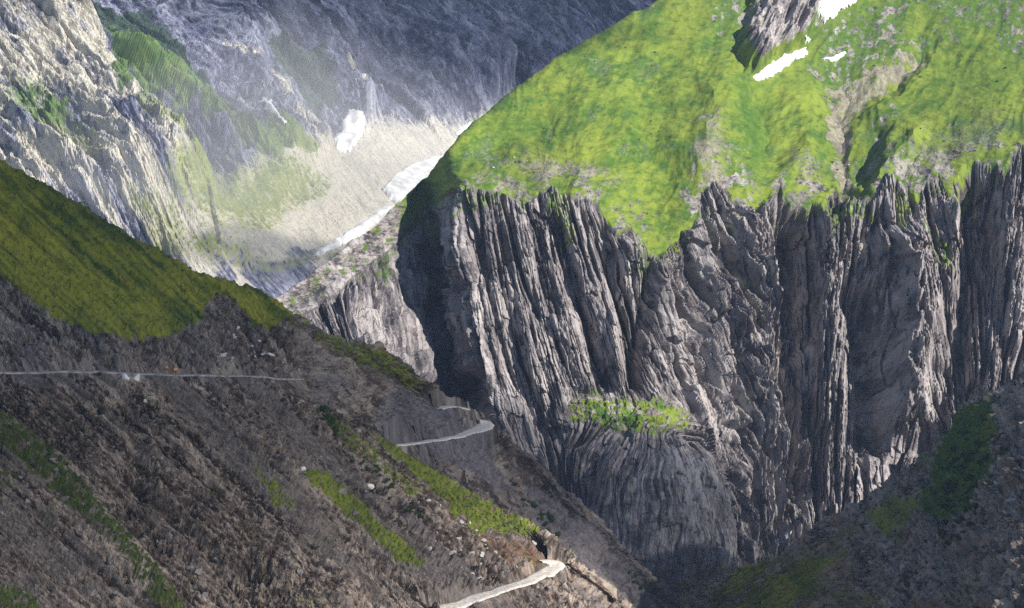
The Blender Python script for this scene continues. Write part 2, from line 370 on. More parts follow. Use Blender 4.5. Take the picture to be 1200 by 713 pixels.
sl1, to1 = slabs(s, t, 34, 120, 152, 0.8); sl2, to2 = slabs(s, t, 14, 52, 153, 0.8); sl3, to3 = slabs(s, t, 6, 22, 154, 0.7)
tone = 0.4 * to1 + 0.35 * to2 + 0.25 * to3
lf = ss(470, 540, px)
h = 0.78 * wk * low * (0.75 - 0.12 * ss(455, 480, px) * (1 - lf) + 0.25 * lf) * (24 * r1 + 9 * r2 + 3 * r3 + 1.2 * r4 + 2.5 * lump + 24 * sl1 + 13 * sl2 + 6 * sl3 + 5 * (ridge(s / 45, t / 34 + 0.02 * s, 3, 158) - .6) - 20 * ss(0.15, 0.02, np.abs(pn(s / 19 + j, t / 280, 155))) * ss(-.2, .1, pn(s / 40, t / 90, 156)) - 5 * ss(0.08, 0.0, np.abs(pn(s / 7 + j, t / 110, 157))))
# big ribs and gullies of the face
for ln, wl, wr, a in [
    ([(930, 205), (930, 300), (925, 400), (920, 450), (934, 510), (938, 620)], 30, 34, -70),
    ([(968, 235), (966, 330), (975, 430), (985, 520)], 30, 30, 28),
    ([(1000, 330), (1006, 400), (1010, 540)], 22, 55, -50),
    ([(1042, 262), (1066, 330), (1074, 420), (1085, 520)], 56, 60, 62),
    ([(1122, 225), (1118, 300), (1108, 350)], 14, 26, 26),
    ([(1095, 420), (1092, 460), (1085, 540)], 30, 30, -34),
    ([(1140, 180), (1140, 300), (1120, 420), (1105, 500)], 34, 44, -48),
    ([(1172, 250), (1185, 330), (1190, 420)], 14, 30, 26),
    ([(865, 235), (890, 320), (915, 420), (938, 560)], 26, 30, 34),
    ([(830, 300), (880, 420), (910, 520), (925, 610)], 16, 30, 22),
    ([(795, 300), (815, 380), (850, 480), (870, 560)], 22, 26, -26),
    ([(700, 255), (716, 320), (735, 400), (748, 470)], 14, 24, -24),
    ([(640, 240), (660, 310), (690, 400), (712, 470)], 10, 16, -20),
    ([(765, 300), (752, 380), (735, 465)], 14, 14, -24),
    ([(742, 300), (722, 370), (728, 460)], 10, 12, 16),
    ([(585, 250), (592, 340), (610, 430), (640, 540)], 10, 14, -14),
    ([(545, 430), (570, 480), (600, 560), (640, 640)], 16, 20, -22),
    ([(700, 530), (690, 600), (710, 690)], 22, 26, -20),
    ([(850, 520), (862, 600), (868, 680)], 18, 22, -24),
    ([(505, 240), (512, 320), (528, 420)], 20, 14, -20)]:
    h += wc * a * 1.1 * tent(px, py, ln, wl, wr, 0.12) * (0.9 + 0.4 * lump)
# pasture above
wg = 1 - wc
gul = ridge((px + 0.35 * py) / 60 + 0.3 * fbm(px / 60, py / 60, 2, 7), py / 160, 3, 171) - 0.6
h += wg * ss(0.6, 0.95, V) * (7 * gul + 5 * fbm(px / 60, py / 30, 3, 181) + 1.2 * fbm(px / 11, py / 5, 3, 191))
outc = sdf_poly(px + 8 * fbm(px / 14, py / 14, 3, 201), py + 6 * fbm(px / 14, py / 14, 3, 211), [(866, 40), (878, 28), (884, -20), (965, -30), (958, 20), (944, 48), (905, 72), (880, 92), (868, 75)])
wo = ss(-4, 10, outc)
h += wo * (30 + 40 * (ridge((px + 0.3 * py) / 18, py / 70, 3, 221) - 0.5))
for ln, wl, wr, a in [([(985, 60), (990, 130), (988, 200), (985, 250)], 30, 34, -34), ([(880, 95), (905, 150), (915, 200)], 24, 30, -26),
                      ([(1090, 30), (1075, 70), (1050, 95), (1000, 120)], 12, 12, -16), ([(835, 60), (835, 150), (815, 230)], 46, 44, 26),
                      ([(1040, 130), (1020, 175), (1005, 215)], 14, 14, -16), ([(1090, 140), (1050, 190), (1010, 240)], 22, 14, 18),
                      ([(705, 60), (730, 150), (752, 250)], 60, 70, 20)]:
    h += wg * 0.7 * a * tent(px + 14 * fbm(px / 30, py / 30, 3, 263), py + 8 * fbm(px / 30, py / 30, 3, 264), ln, wl * 1.3, wr * 1.3, 0.3)
h += 36 * np.sqrt(ss(-20, 90, dome)) * wd * ss(500, 560, py)
sd1, td1 = slabs(s, t, 15, 34, 164, 0.9); h += wd * wc * (6 * fbm(px / 20, py / 30, 4, 165) + 6 * sd1)
h += ss(-10, 8, bench) * (5 * fbm(px / 16, py / 8, 4, 162) + 2.5 * ss(.1, .35, pn(px / 6, py / 5, 163)))
tal = ss(6.75, 7.05, V + 0.3 * wv)
h = h * (1 - 0.85 * tal) + tal * (5 * fbm(px / 16, py / 6, 4, 159) + 1.5 * ss(.1, .3, pn(px / 4, py / 3, 160)))
B.push(h)
wst = ss(0.3, 0.7, np.maximum(np.maximum(wg, wbn), tal))
B.st = np.stack([s * (1 - wst) + wst * (0.5 * px + 0.2 * py), t * (1 - wst) + wst * (py * 6 - px), tone], -1)
n1 = fbm(px / 26, py / 16, 4, 231); n2 = fbm(px / 60, py / 34, 3, 241); n3 = fbm(px / 8, py / 8, 3, 251)
grass = wg * ss(0.45, 0.6, 1 - 0.75 * wo) * (1 - ss(500, 440, px) * np.clip(0.95 + 1.2 * fbm(px / 12, py / 12, 3, 265), 0, 1))
qx, qy = px + 10 * n1, py + 8 * n3
def pmask(pl, sf, amp=14): return ss(-1.6 * sf, 1.6 * sf, sdf_poly(qx, qy, pl) + amp * n1 + 7 * n3)
scree = np.zeros_like(px)
for pl, sf, amt in [([(560, 185), (640, 175), (700, 195), (760, 235), (770, 275), (735, 250), (690, 212), (600, 212)], 16, 0.68),
                    ([(815, 140), (850, 130), (860, 200), (840, 260), (810, 230)], 18, 0.66),
                    ([(975, 110), (1000, 110), (998, 220), (982, 225)], 5, 0.95), ([(960, 105), (1080, 60), (1090, 75), (1000, 125)], 8, 0.8),
                    ([(905, 150), (985, 180), (960, 230), (930, 215)], 12, 0.5), ([(1060, 160), (1140, 120), (1200, 130), (1200, 160), (1080, 215), (1020, 240)], 16, 0.5),
                    ([(560, 190), (540, 230), (590, 235), (610, 210)], 10, 0.6), ([(690, 90), (780, 60), (800, 110), (720, 130)], 16, 0.35)]:
    scree = np.maximum(scree, amt * pmask(pl, sf))
scree = np.maximum(scree, 0.5 * ss(0.25, 0.5, n2 + 0.4 * n3))
dkp = np.zeros_like(px)
for pl, sf in [([(1060, -20), (1210, -20), (1210, 60), (1150, 40), (1100, 40)], 16), ([(950, 20), (1060, 0), (1070, 60), (1000, 95), (930, 95), (950, 70)], 14), ([(1010, 140), (1045, 130), (1040, 190), (1010, 180)], 9), ([(840, -20), (885, -20), (870, 40), (835, 30)], 10), ([(1140, 0), (1210, 20), (1210, 90), (1170, 70)], 14)]:
    dkp = np.maximum(dkp, pmask(pl, sf))
grass = grass * (1 - 0.55 * ss(2.5, 3.0, V) * ss(-0.25, 0.25, n1 + 0.7 * n3))
grass = grass * (1 - 0.85 * scree) * (1 - 0.5 * dkp * (0.75 + n3))
rg = np.zeros_like(px)                               # grass that runs down onto the rock
for pl, sf, amt in [([(690, 220), (760, 220), (800, 240), (800, 300), (775, 305), (750, 285), (728, 250)], 10, 1.0),
                    ([(830, 240), (880, 330), (912, 430), (905, 440), (870, 380), (835, 310), (810, 280)], 10, 0.5),
                    ([(1085, 260), (1110, 280), (1120, 320), (1105, 325), (1085, 290)], 6, 0.8), ([(940, 230), (1010, 240), (1030, 260), (985, 275), (960, 265)], 9, 0.7),
                    ([(535, 200), (570, 200), (610, 228), (575, 250), (545, 262), (530, 240)], 9, 0.75), ([(395, 305), (440, 275), (468, 305), (462, 325), (430, 322), (400, 335)], 10, 0.45),
                    ([(335, 352), (400, 303), (420, 300), (380, 345), (350, 372)], 8, 0.4), ([(850, 480), (880, 440), (905, 520), (930, 600), (900, 560)], 8, 0.42)]:
    rg = np.maximum(rg, amt * pmask(pl, sf, 8))
rg = rg * np.clip(0.62 + 1.3 * n3, 0, 1)
rg = np.maximum(rg, 0.5 * wc * ss(0, 0.35, 1.1 * ss(0.0, 0.55, fbm(px / 40, py / 90, 3, 266)) + 0.25 * n3 - (V - 3)))
rg = np.maximum(rg, 0.85 * ss(-12, 8, bench + 10 * n1) * np.clip(0.75 + 1.3 * n3, 0, 1))
rg = np.maximum(rg, 0.5 * wc * ss(4.0, 3.1, V) * ss(0.1, 0.4, n2 + 0.5 * n3))
n4 = fbm((px + .5 * py) / 16, py / 9, 4, 271, 0.6); n5 = fbm(px / 90, py / 50, 4, 281, 0.6)
scree = np.maximum(scree, 0.5 * ss(0.16, 0.55, n5 + 0.5 * n4)); lush_shade = np.clip(0.4 + 0.75 * n4 + 1.15 * n2 + 0.5 * n1 + 0.3 * fbm((px + .4 * py) / 7, py / 40, 3, 261), 0, 1)
for pl, sf, amt in [([(855, 90), (905, 120), (905, 180), (880, 215), (860, 160)], 14, 1.0), ([(560, 150), (600, 130), (660, 128), (640, 158), (580, 165)], 12, 0.85), ([(535, 200), (590, 210), (575, 240), (545, 255)], 10, 0.8), ([(1090, 70), (1190, 60), (1180, 110), (1110, 125)], 16, 0.6), ([(690, 120), (790, 115), (780, 150), (720, 150)], 14, 0.6)]:  # first patch paints terrain shade as dark green; the others deeper grass
    lush_shade = np.maximum(lush_shade, amt * pmask(pl, sf))
lush_shade = np.maximum(lush_shade, 0.9 * dkp); lush_shade = np.maximum(lush_shade, 0.8 * ss(520, 450, px))
B.mask[..., 0] = np.maximum(grass, rg); B.mask[..., 1] = scree * wg + 0.55 * wbn * ss(0, .3, -n3) + 0.7 * ss(6.7, 7.0, V); B.mask[..., 2] = lush_shade; B.mask[..., 3] = 0.42 * wc * ss(0.1, 0.5, n2) * ss(700, 860, px)

# ------------------------------------------------------------------ the ridge with the grass shoulder, left
D = Land([
    [(-110, 140, 830), (-110, 290, 765), (-110, 437, 700), (-110, 520, 690), (-110, 600, 680)],
    [(0, 190, 850), (0, 310, 785), (0, 437, 708), (0, 520, 700), (0, 600, 690)],
    [(100, 246, 870), (105, 340, 800), (110, 437, 727), (110, 520, 718), (115, 600, 710)],
    [(170, 290, 885), (180, 365, 820), (190, 438, 747), (190, 520, 738), (195, 600, 728)],
    [(240, 325, 897), (250, 385, 838), (260, 440, 768), (260, 520, 757), (270, 600, 745)],
    [(310, 347, 905), (318, 395, 855), (330, 445, 793), (340, 520, 780), (350, 600, 765)],
    [(347, 376, 905), (360, 412, 870), (380, 470, 830), (400, 540, 815), (420, 620, 790)],
    [(400, 402, 955), (410, 432, 933), (425, 490, 890), (440, 560, 870), (470, 640, 830)],
    [(450, 412, 1032), (456, 450, 1005), (468, 523, 965), (485, 600, 935), (520, 680, 890)],
    [(490, 440, 1100), (496, 470, 1082), (506, 517, 1045), (530, 620, 985), (570, 700, 950)],
    [(526, 471, 1170), (532, 486, 1150), (545, 511, 1110), (590, 620, 1040), (630, 710, 1000)],
    [(577, 499, 1190), (582, 511, 1168), (602, 560, 1130), (640, 650, 1080), (670, 730, 1040)],
    [(650, 572, 1230), (650, 590, 1210), (660, 640, 1165), (690, 710, 1110), (710, 760, 1080)],
    [(700, 612, 1260), (702, 630, 1240), (712, 670, 1200), (730, 730, 1140), (740, 790, 1100)],
    [(772, 688, 1310), (772, 700, 1295), (776, 720, 1270), (780, 760, 1220), (785, 800, 1180)],
    [(830, 730, 1340), (830, 740, 1325), (832, 755, 1300), (835, 790, 1250), (840, 830, 1210)]], STEP, (0, 120, -110))
px, py, V = D.px, D.py, D.V
s = px - 1.1 * py; t = px + 0.9 * py
s2 = np.where(px > 540, px - 0.75 * py, s)
qx, qy = px + 9 * fbm(px / 22, py / 22, 4, 301), py + 7 * fbm(px / 22, py / 22, 4, 302)
gp = [(-120, 90), (0, 185), (100, 240), (240, 318), (320, 345), (345, 372), (300, 385), (262, 345), (243, 352), (236, 380), (205, 395), (160, 398), (100, 392), (60, 376), (0, 325), (-120, 300)]
gs = sdf_poly(px + 4 * fbm(px / 10, py / 10, 3, 303), py + 5 * fbm(px / 10, py / 10, 3, 304), gp)
wg = ss(-5, 5, gs)
n3 = fbm(px / 9, py / 9, 4, 305); n2 = fbm(px / 40, py / 40, 3, 306)
h = (1 - wg) * (9 * (ridge(s / 40, t / 200, 3, 311) - 0.6) + 5 * (ridge(s / 13, t / 50, 4, 312) - 0.6) + 2.6 * n3 + 1.6 * (ridge(px / 5, py / 6, 2, 313) - 0.5))
sl1, to1 = slabs(s2, t, 18, 80, 352); sl2, to2 = slabs(s2, t, 7, 24, 353)
tone = np.clip(0.6 * to1 + 0.4 * to2 + 0.6 * fbm(s2 / 13, t / 200, 4, 354), 0, 1.2)
h += (1 - wg) * (3.2 * sl1 + 1.9 * sl2)
h += wg * (2.5 * fbm(s / 22, t / 160, 3, 314) + 0.5 * fbm(s / 5, t / 20, 3, 315) + 1.5)
far = ss(430, 520, px)
h += far * (7 * (ridge(s2 / 20, t / 160, 3, 321) - 0.6))
for ln, wl, wr, a in [([(575, 505), (600, 560), (640, 610), (660, 650), (720, 720)], 16, 24, -20), ([(300, 350), (330, 400), (380, 450)], 14, 20, -7), ([(480, 440), (500, 480), (510, 510)], 12, 12, -8), ([(700, 640), (740, 690), (780, 730)], 18, 22, -14)]:
    h += a * tent(px, py, ln, wl, wr)
fade = ss(0.6, 1.3, V)
fade = np.maximum(fade, ss(0.3, 0.8, V) * 0.8); h += wg * (1.6 * fbm(px / 13, py / 13, 4, 318) + 1.2 * ss(.1, .4, pn(px / 5, py / 5, 319)))
D.push(h * fade)
D.st = np.stack([s2 * 0.55, t * 0.55, tone], -1)
D.mask[..., 0] = np.maximum(wg, 0.6 * ss(-8, 8, sdf_poly(qx, qy, [(225, 320), (300, 340), (345, 372), (352, 392), (315, 368), (250, 345)])))
D.mask[..., 0] = np.maximum(D.mask[..., 0], 0.55 * ss(-6, 6, sdf_poly(qx, qy, [(335, 362), (400, 398), (450, 408), (490, 438), (515, 462), (470, 450), (420, 430), (375, 410)])))
D.mask[..., 0] = np.maximum(D.mask[..., 0], 0.42 * (1 - wg) * ss(.1, .4, n2) * ss(430, 380, py))
D.mask[..., 1] = np.maximum(0.75 * ss(-8, 8, sdf_poly(qx, qy, [(430, 490), (470, 445), (520, 480), (580, 510), (640, 610), (560, 560), (470, 530)])), 0.3 + 0.5 * n2)
D.mask[..., 1] = np.maximum(D.mask[..., 1], 0.7 * ss(-6, 6, sdf_poly(qx, qy, [(620, 560), (700, 610), (770, 690), (760, 720), (690, 690), (640, 620)])))
D.mask[..., 2] = np.clip(0.55 + 0.9 * fbm(s / 9, t / 260, 3, 317) - 0.7 * tent(qx, qy, [(-40, 265), (40, 300), (120, 355), (180, 392)], 40, 26, 0) + 0.7 * fbm(s / 30, t / 220, 3, 316) + 0.9 * ss(340, 250, py - 0.5 * px + 100) * 0 + 0.4 * n2, 0, 1)
D.mask[..., 3] = 0.42 * ss(-4, 4, sdf_poly(qx, qy, [(176, 425), (205, 425), (222, 436), (222, 445), (190, 448), (176, 440)]))

# ------------------------------------------------------------------ the near scree slope below the road
E = Land([
    [(-110, 441, 692), (-110, 520, 660), (-110, 610, 625), (-110, 720, 590), (-110, 850, 555)],
    [(0, 441, 702), (0, 520, 668), (0, 610, 635), (0, 720, 598), (0, 850, 562)],
    [(110, 441, 722), (105, 520, 688), (103, 620, 650), (100, 720, 610), (100, 850, 570)],
    [(220, 442, 750), (220, 520, 712), (225, 620, 672), (230, 720, 628), (235, 850, 585)],
    [(325, 446, 786), (332, 530, 735), (345, 620, 692), (360, 720, 645), (370, 850, 600)],
    [(375, 482, 790), (387, 550, 748), (405, 630, 707), (430, 720, 662), (445, 850, 612)],
    [(440, 509, 798), (452, 570, 763), (475, 640, 722), (510, 720, 674), (530, 850, 622)],
    [(532, 570, 805), (542, 612, 778), (560, 660, 738), (590, 722, 694), (610, 850, 636)],
    [(617, 616, 808), (624, 640, 788), (637, 675, 756), (652, 722, 716), (670, 850, 652)],
    [(668, 659, 790), (676, 678, 775), (690, 700, 754), (704, 728, 730), (720, 850, 668)],
    [(722, 706, 800), (728, 716, 790), (738, 732, 774), (750, 760, 752), (770, 850, 690)],
    [(800, 790, 800), (805, 800, 795), (812, 815, 785), (820, 830, 770), (830, 880, 720)]], STEP, (0, 110, -75))
px, py, V = E.px, E.py, E.V
s = px - 1.15 * py; t = px + 0.87 * py
qx, qy = px + 9 * fbm(px / 22, py / 22, 4, 401), py + 7 * fbm(px / 22, py / 22, 4, 402)
n3 = fbm(px / 9, py / 9, 4, 405); n2 = fbm(px / 40, py / 40, 3, 406)
grass = np.zeros_like(px)
for pl, sf, amt in [([(432, 508), (470, 526), (540, 572), (622, 614), (632, 628), (600, 628), (560, 630), (530, 600), (490, 565)], 4, 1.0),
                    ([(345, 545), (375, 552), (430, 600), (480, 640), (505, 672), (470, 655), (420, 615), (380, 585)], 4, 0.95),
                    ([(295, 540), (320, 560), (345, 592), (335, 602), (310, 580)], 4, 0.75), ([(-20, 470), (30, 500), (70, 545), (110, 590), (150, 630), (190, 670), (225, 720), (190, 720), (130, 640), (60, 575), (10, 530), (-20, 520)], 6, 0.8),
                    ([(375, 478), (395, 482), (440, 520), (500, 580), (480, 590), (430, 545), (385, 505)], 8, 0.6), ([(-20, 670), (30, 690), (60, 720), (-20, 730)], 8, 0.8), ([(-20, 540), (20, 555), (15, 580), (-20, 570)], 6, 0.6)]:
    grass = np.maximum(grass, amt * ss(-sf, sf, sdf_poly(qx, qy, pl)))
streak = sdf_poly(qx, qy, [(150, 440), (330, 444), (385, 490), (430, 560), (520, 640), (600, 720), (420, 720), (360, 640), (270, 560), (190, 480)])
wsx = ss(-15, 15, streak)
ll = sdf_poly(qx, qy, [(-120, 540), (0, 550), (110, 640), (200, 725), (-120, 740)]); wll = ss(-12, 12, ll)
blocky = ss(0.05, 0.35, pn(px / 4.2, py / 4.8, 411)) + 0.7 * ss(0.1, 0.35, pn(px / 7.5, py / 8, 412)) + 0.5 * ss(.05, .3, pn(px / 2.6, py / 2.6, 413))
rocky = 1 - 0.75 * grass
zc = ss(-0.15, 0.3, fbm(px / 70, py / 55, 3, 481)) * (1 - wsx * 0.6) * (1 - wll * 0.8)
sl1, to1 = slabs(s, t, 24, 46, 452, 1.0); sl2, to2 = slabs(s, t, 10, 17, 453, 1.0); sl3, to3 = slabs(s + 0.9 * py, t, 13, 15, 454, 1.0)
band = fbm(s / 13, t / 330, 4, 491, 0.65); band2 = fbm(s / 34, t / 600, 3, 492)
tone = np.clip(0.35 * to1 + 0.35 * to2 + 0.3 * to3 + 0.75 * band, 0, 1.2)
h = rocky * (9 * (ridge(s / 52, t / 520, 2, 421) - 0.6) + 3.5 * band + (3.0 - 1.2 * wll) * (ridge(s / 15 + .4 * n2, t / 110, 3, 422) - 0.6) + (1.0 + 1.2 * zc) * n3)
h += rocky * zc * (4.2 * sl1 + 2.2 * sl2 + 1.8 * sl3 - 5 * ss(0.12, 0.5, fbm(px / 17, py / 19, 4, 461, 0.6)))
h += rocky * (0.45 + 0.5 * ss(-.1, .3, n2)) * blocky
h += wsx * 2.0 * (ridge(s / 9, t / 150, 3, 431) - 0.6) + wll * 1.3 * (ridge(s / 12, t / 180, 3, 432) - 0.6)
for ln, wl, wr, a in [([(150, 445), (160, 520), (165, 600)], 14, 16, -7), ([(-20, 480), (70, 560), (150, 650), (215, 725)], 12, 26, 6), ([(180, 455), (260, 545), (340, 620)], 8, 10, -5),
                      ([(350, 590), (380, 650), (420, 720)], 20, 26, 5), ([(395, 515), (430, 560), (480, 610)], 10, 10, -6), ([(285, 560), (330, 625), (350, 690)], 16, 16, 4), ([(210, 448), (300, 530), (400, 610), (470, 690)], 9, 9, -5), ([(255, 448), (350, 520), (450, 610), (540, 690)], 7, 8, -4),
                      ([(90, 480), (170, 570), (250, 650), (310, 720)], 12, 10, -7), ([(30, 590), (100, 650), (160, 720)], 9, 9, -4), ([(320, 460), (380, 520), (420, 560)], 8, 8, -4)]:
    h += a * tent(px, py, ln, wl, wr)
h += grass * (0.7 + 1.1 * ss(0.02, 0.3, pn(px / 3.4, py / 3.4, 493)) + 1.2 * fbm(px / 7, py / 7, 4, 471, 0.6))
fade = np.where(px < 360, ss(1.0, 1.4, V), ss(0.7, 1.15, V))
E.push(h * fade)
E.st = np.stack([s * 0.45, t * 0.45, tone], -1)
eg = fbm(px / 7, py / 7, 4, 471, 0.6)
grass = np.clip(grass * (0.82 + 0.8 * eg), 0, 1)
E.mask[..., 0] = np.maximum(grass, 0.4 * ss(0.15, 0.45, n2) * (1 - wsx))
E.mask[..., 1] = np.maximum(np.clip(0.12 + 0.6 * wsx + 1.5 * band2 + 0.5 * band, 0, 1), wll * (0.55 + .5 * n2))
E.mask[..., 2] = np.clip(0.3 + 0.7 * n2 + 0.6 * eg + 1.3 * ss(260, 150, px), 0, 1)
E.mask[..., 3] = np.clip(0.35 * ss(0.05, 0.4, fbm(px / 55, py / 55, 3, 441)) + 0.5 * ss(-10, 10, sdf_poly(qx, qy, [(560, 632), (640, 632), (655, 660), (600, 670)])), 0, 1)

# ------------------------------------------------------------------ the dark gorge side, right
G = Land([
    [(822, 712, 1335), (818, 745, 1300), (822, 760, 1280), (826, 790, 1250), (830, 850, 1200)],
    [(858, 674, 1300), (856, 710, 1275), (864, 730, 1240), (872, 770, 1190), (880, 850, 1120)],
    [(920, 646, 1230), (930, 668, 1190), (945, 700, 1130), (960, 750, 1060), (975, 850, 980)],
    [(1000, 592, 1190), (1012, 625, 1110), (1030, 670, 1015), (1050, 730, 910), (1070, 850, 800)],
    [(1100, 526, 1160), (1112, 575, 1060), (1125, 640, 945), (1140, 720, 820), (1150, 850, 700)],
    [(1200, 442, 1150), (1205, 520, 1010), (1210, 610, 870), (1215, 720, 735), (1220, 850, 625)],
    [(1330, 340, 1120), (1330, 450, 980), (1330, 580, 830), (1330, 720, 690), (1330, 850, 590)],
    [(1680, 290, 1090), (1680, 420, 950), (1680, 570, 800), (1680, 720, 670), (1680, 850, 580)]], STEP, (60, 130, -110))
px, py, V = G.px, G.py, G.V
s = px + 1.3 * py; t = px - 0.8 * py
qx, qy = px + 9 * fbm(px / 22, py / 22, 4, 501), py + 7 * fbm(px / 22, py / 22, 4, 502)
n3 = fbm(px / 9, py / 9, 4, 505); n2 = fbm(px / 40, py / 40, 3, 506)
blocky = ss(0.1, 0.35, pn(px / 4, py / 4, 511)) + 0.8 * ss(0.15, 0.35, pn(px / 8, py / 8, 512))
fore = sdf_poly(qx, qy, [(1046, 730), (1070, 660), (1092, 600), (1100, 550), (1118, 512), (1150, 478), (1175, 470), (1260, 440), (1260, 800), (1046, 800)])
h = 10 * (ridge(s / 45, t / 150, 3, 521) - 0.6) + 4.5 * (ridge(s / 16, t / 50, 3, 522) - 0.6) + 2.8 * n3 + 0.9 * blocky
sl1, to1 = slabs(s, t, 14, 40, 552); sl2, to2 = slabs(s, t, 6, 14, 553)
tone = np.clip(0.5 * to1 + 0.5 * to2 + 0.6 * fbm(s / 90, t / 10, 4, 533), 0, 1.2)
h += 3 * (ridge(s / 160, t / 14, 3, 534) - 0.6) + 2.5 * sl1 + 1.6 * sl2
h += 16 * ss(-14, 12, fore) - 9 * tent(px, py, [(1040, 730), (1070, 650), (1088, 600), (1100, 545), (1140, 490)], 14, 8)
G.push(h * ss(0.7, 1.15, V))
G.st = np.stack([s * 0.5, t * 0.5, tone], -1)
grass = 0.5 * ss(0.05, 0.35, n2) * ss(10, -10, fore)
for pl, sf, amt in [([(1105, 560), (1120, 510), (1155, 488), (1185, 490), (1180, 560), (1160, 620), (1120, 630), (1095, 620)], 8, 0.9), ([(846, 696), (866, 664), (880, 655), (910, 652), (885, 680), (860, 700)], 4, 1.0),
                    ([(840, 730), (880, 690), (940, 655), (1000, 640), (960, 690), (900, 730)], 14, 0.8), ([(1000, 600), (1085, 570), (1090, 600), (1040, 640)], 12, 0.6)]:
    grass = np.maximum(grass, amt * ss(-sf, sf, sdf_poly(qx, qy, pl) + 5 * n3))
G.mask[..., 0] = grass; gb2 = fbm(s / 70, t / 9, 4, 532, 0.6)
G.mask[..., 1] = np.clip(0.45 + 0.5 * n2 + 0.9 * gb2, 0, 1); G.mask[..., 2] = np.clip(0.3 + n2 + ss(-10, 20, fore), 0, 1)
G.mask[..., 3] = 0.5 * ss(0.1, 0.4, fbm(px / 50, py / 40, 3, 531))

# ------------------------------------------------------------------ clouds overhead that shade parts of the valley
mc = bpy.data.materials.new('cloud_vapour'); mc.use_nodes = True
n = mc.node_tree.nodes; n.remove(n['Principled BSDF'])
pv = n.new('ShaderNodeVolumeScatter'); pv.inputs['Density'].default_value = 0.0065; pv.inputs['Color'].default_value = (1, 1, 1, 1)
mc.node_tree.links.new(pv.outputs[0], n['Material Output'].inputs['Volume'])
def cloud(target, rx, ry, rot, thick, seed, label, base=1250):
    k = (base - target[2]) / SUN.z
    c = Vector(target) + SUN * k
    na, nr = 96, 28
    th = np.linspace(0, 2 * np.pi, na, endpoint=False); rr = np.linspace(0.0, 1, nr + 1)[1:]
    TH, RR = np.meshgrid(th, rr)
    wob = 1 + 0.35 * fbm(2.2 * np.cos(TH) + 9, 2.2 * np.sin(TH) + seed, 4, seed)
    x = RR * np.cos(TH) * rx * wob; y = RR * np.sin(TH) * ry * wob
    prof = np.clip(1 - RR ** 1.6, 0, 1)
    lum = 1 + 0.55 * fbm(x / 160, y / 160, 4, seed + 3)
    cr, sr = math.cos(rot), math.sin(rot)
    X = x * cr - y * sr + c.x; Y = x * sr + y * cr + c.y
    top = np.stack([X, Y, c.z + thick * 0.8 * prof * lum], -1).reshape(-1, 3)
    bot = np.stack([X, Y, c.z - thick * 0.2 * prof], -1)[:-1].reshape(-1, 3)
    v = np.concatenate([top, bot, [[c.x, c.y, c.z + thick * 0.8], [c.x, c.y, c.z - thick * 0.2]]])
    f = []; o = nr * na; ct = len(v) - 2
    for i in range(nr - 1):
        for a in range(na):
            b = (a + 1) % na
            f.append((i * na + a, (i + 1) * na + a, (i + 1) * na + b, i * na + b))
            lo = lambda q, w: (o + q * na + w) if q < nr - 1 else q * na + w
            f.append((lo(i, a), lo(i, b), lo(i + 1, b), lo(i + 1, a)))
    me = bpy.data.meshes.new('cloud')
    f += [(ct, a, (a + 1) % na) for a in range(na)] + [(ct + 1, o + (a + 1) % na, o + a) for a in range(na)]
    me.from_pydata([tuple(q) for q in v], [], f); me.materials.append(mc)
    ob = bpy.data.objects.new('cloud', me); C.objects.link(ob)
    ob['kind'] = 'stuff'; ob['label'] = label; ob['category'] = 'cloud'
    return ob
cloud((-230, 760, -150), 380, 330, 0.2, 270, 1, 'white cloud drifting over the left ridge')
cloud((250, 3600, 150), 1500, 480, 0.25, 260, 2, 'long white cloud over the far mountain', 1700)
cloud((-20, 1110, -280), 190, 190, 0.5, 220, 4, 'small white cloud out of view, added to shade the road bend')  # unseen cloud added to dim the slope around the bend
cloud((-330, 2330, -200), 230, 90, 0.35, 160, 5, 'small white cloud over the mouth of the scree bowl', 1500)
cloud((140, 1370, -450), 340, 150, 0.0, 380, 3, 'white cloud out of view, added to shade the bottom of the gorge')  # unseen cloud, sized to even out the shade at the cliff foot

cloud((430, 790, -220), 210, 170, 0.3, 220, 6, 'small white cloud out of view, added to shade the right corner of the gorge')  # unseen cloud added to darken the rubble in this corner

LANDS = dict(far=A, cliff=B, ridge=D, near=E, right=G)

# ------------------------------------------------------------------ placing things on the terrain
class Spot:
    def __init__(s, land):
        s.l = land; s.P = land.P.reshape(-1, 3); a, b = proj(land.P); s.px = a.ravel(); s.py = b.ravel()
        s.N = land.normals().reshape(-1, 3); s.ok = land.V.ravel() > 0.93
        s.pen = np.where(s.ok, 0, 1e9)
    def at(s, px, py):
        i = int(np.argmin((s.px - px) ** 2 + (s.py - py) ** 2 + s.pen)); return s.P[i].copy(), s.N[i].copy()
    def inside(s, poly, n, rng):
        d = sdf_poly(s.px, s.py, poly); k = np.nonzero((d > 0) & s.ok)[0]
        return rng.choice(k, min(n, len(k)), replace=False)
def resample(pts, step):
    pts = np.asarray(pts, float); d = np.concatenate([[0], np.cumsum(np.linalg.norm(np.diff(pts, axis=0), axis=1))])
    q = np.linspace(0, d[-1], max(3, int(d[-1] / step)))
    return np.stack([np.interp(q, d, pts[:, k]) for k in range(pts.shape[1])], -1)
def smooth_line(p, n=3):
    for _ in range(n):
        p[1:-1] = 0.5 * p[1:-1] + 0.25 * (p[:-2] + p[2:])
    return p
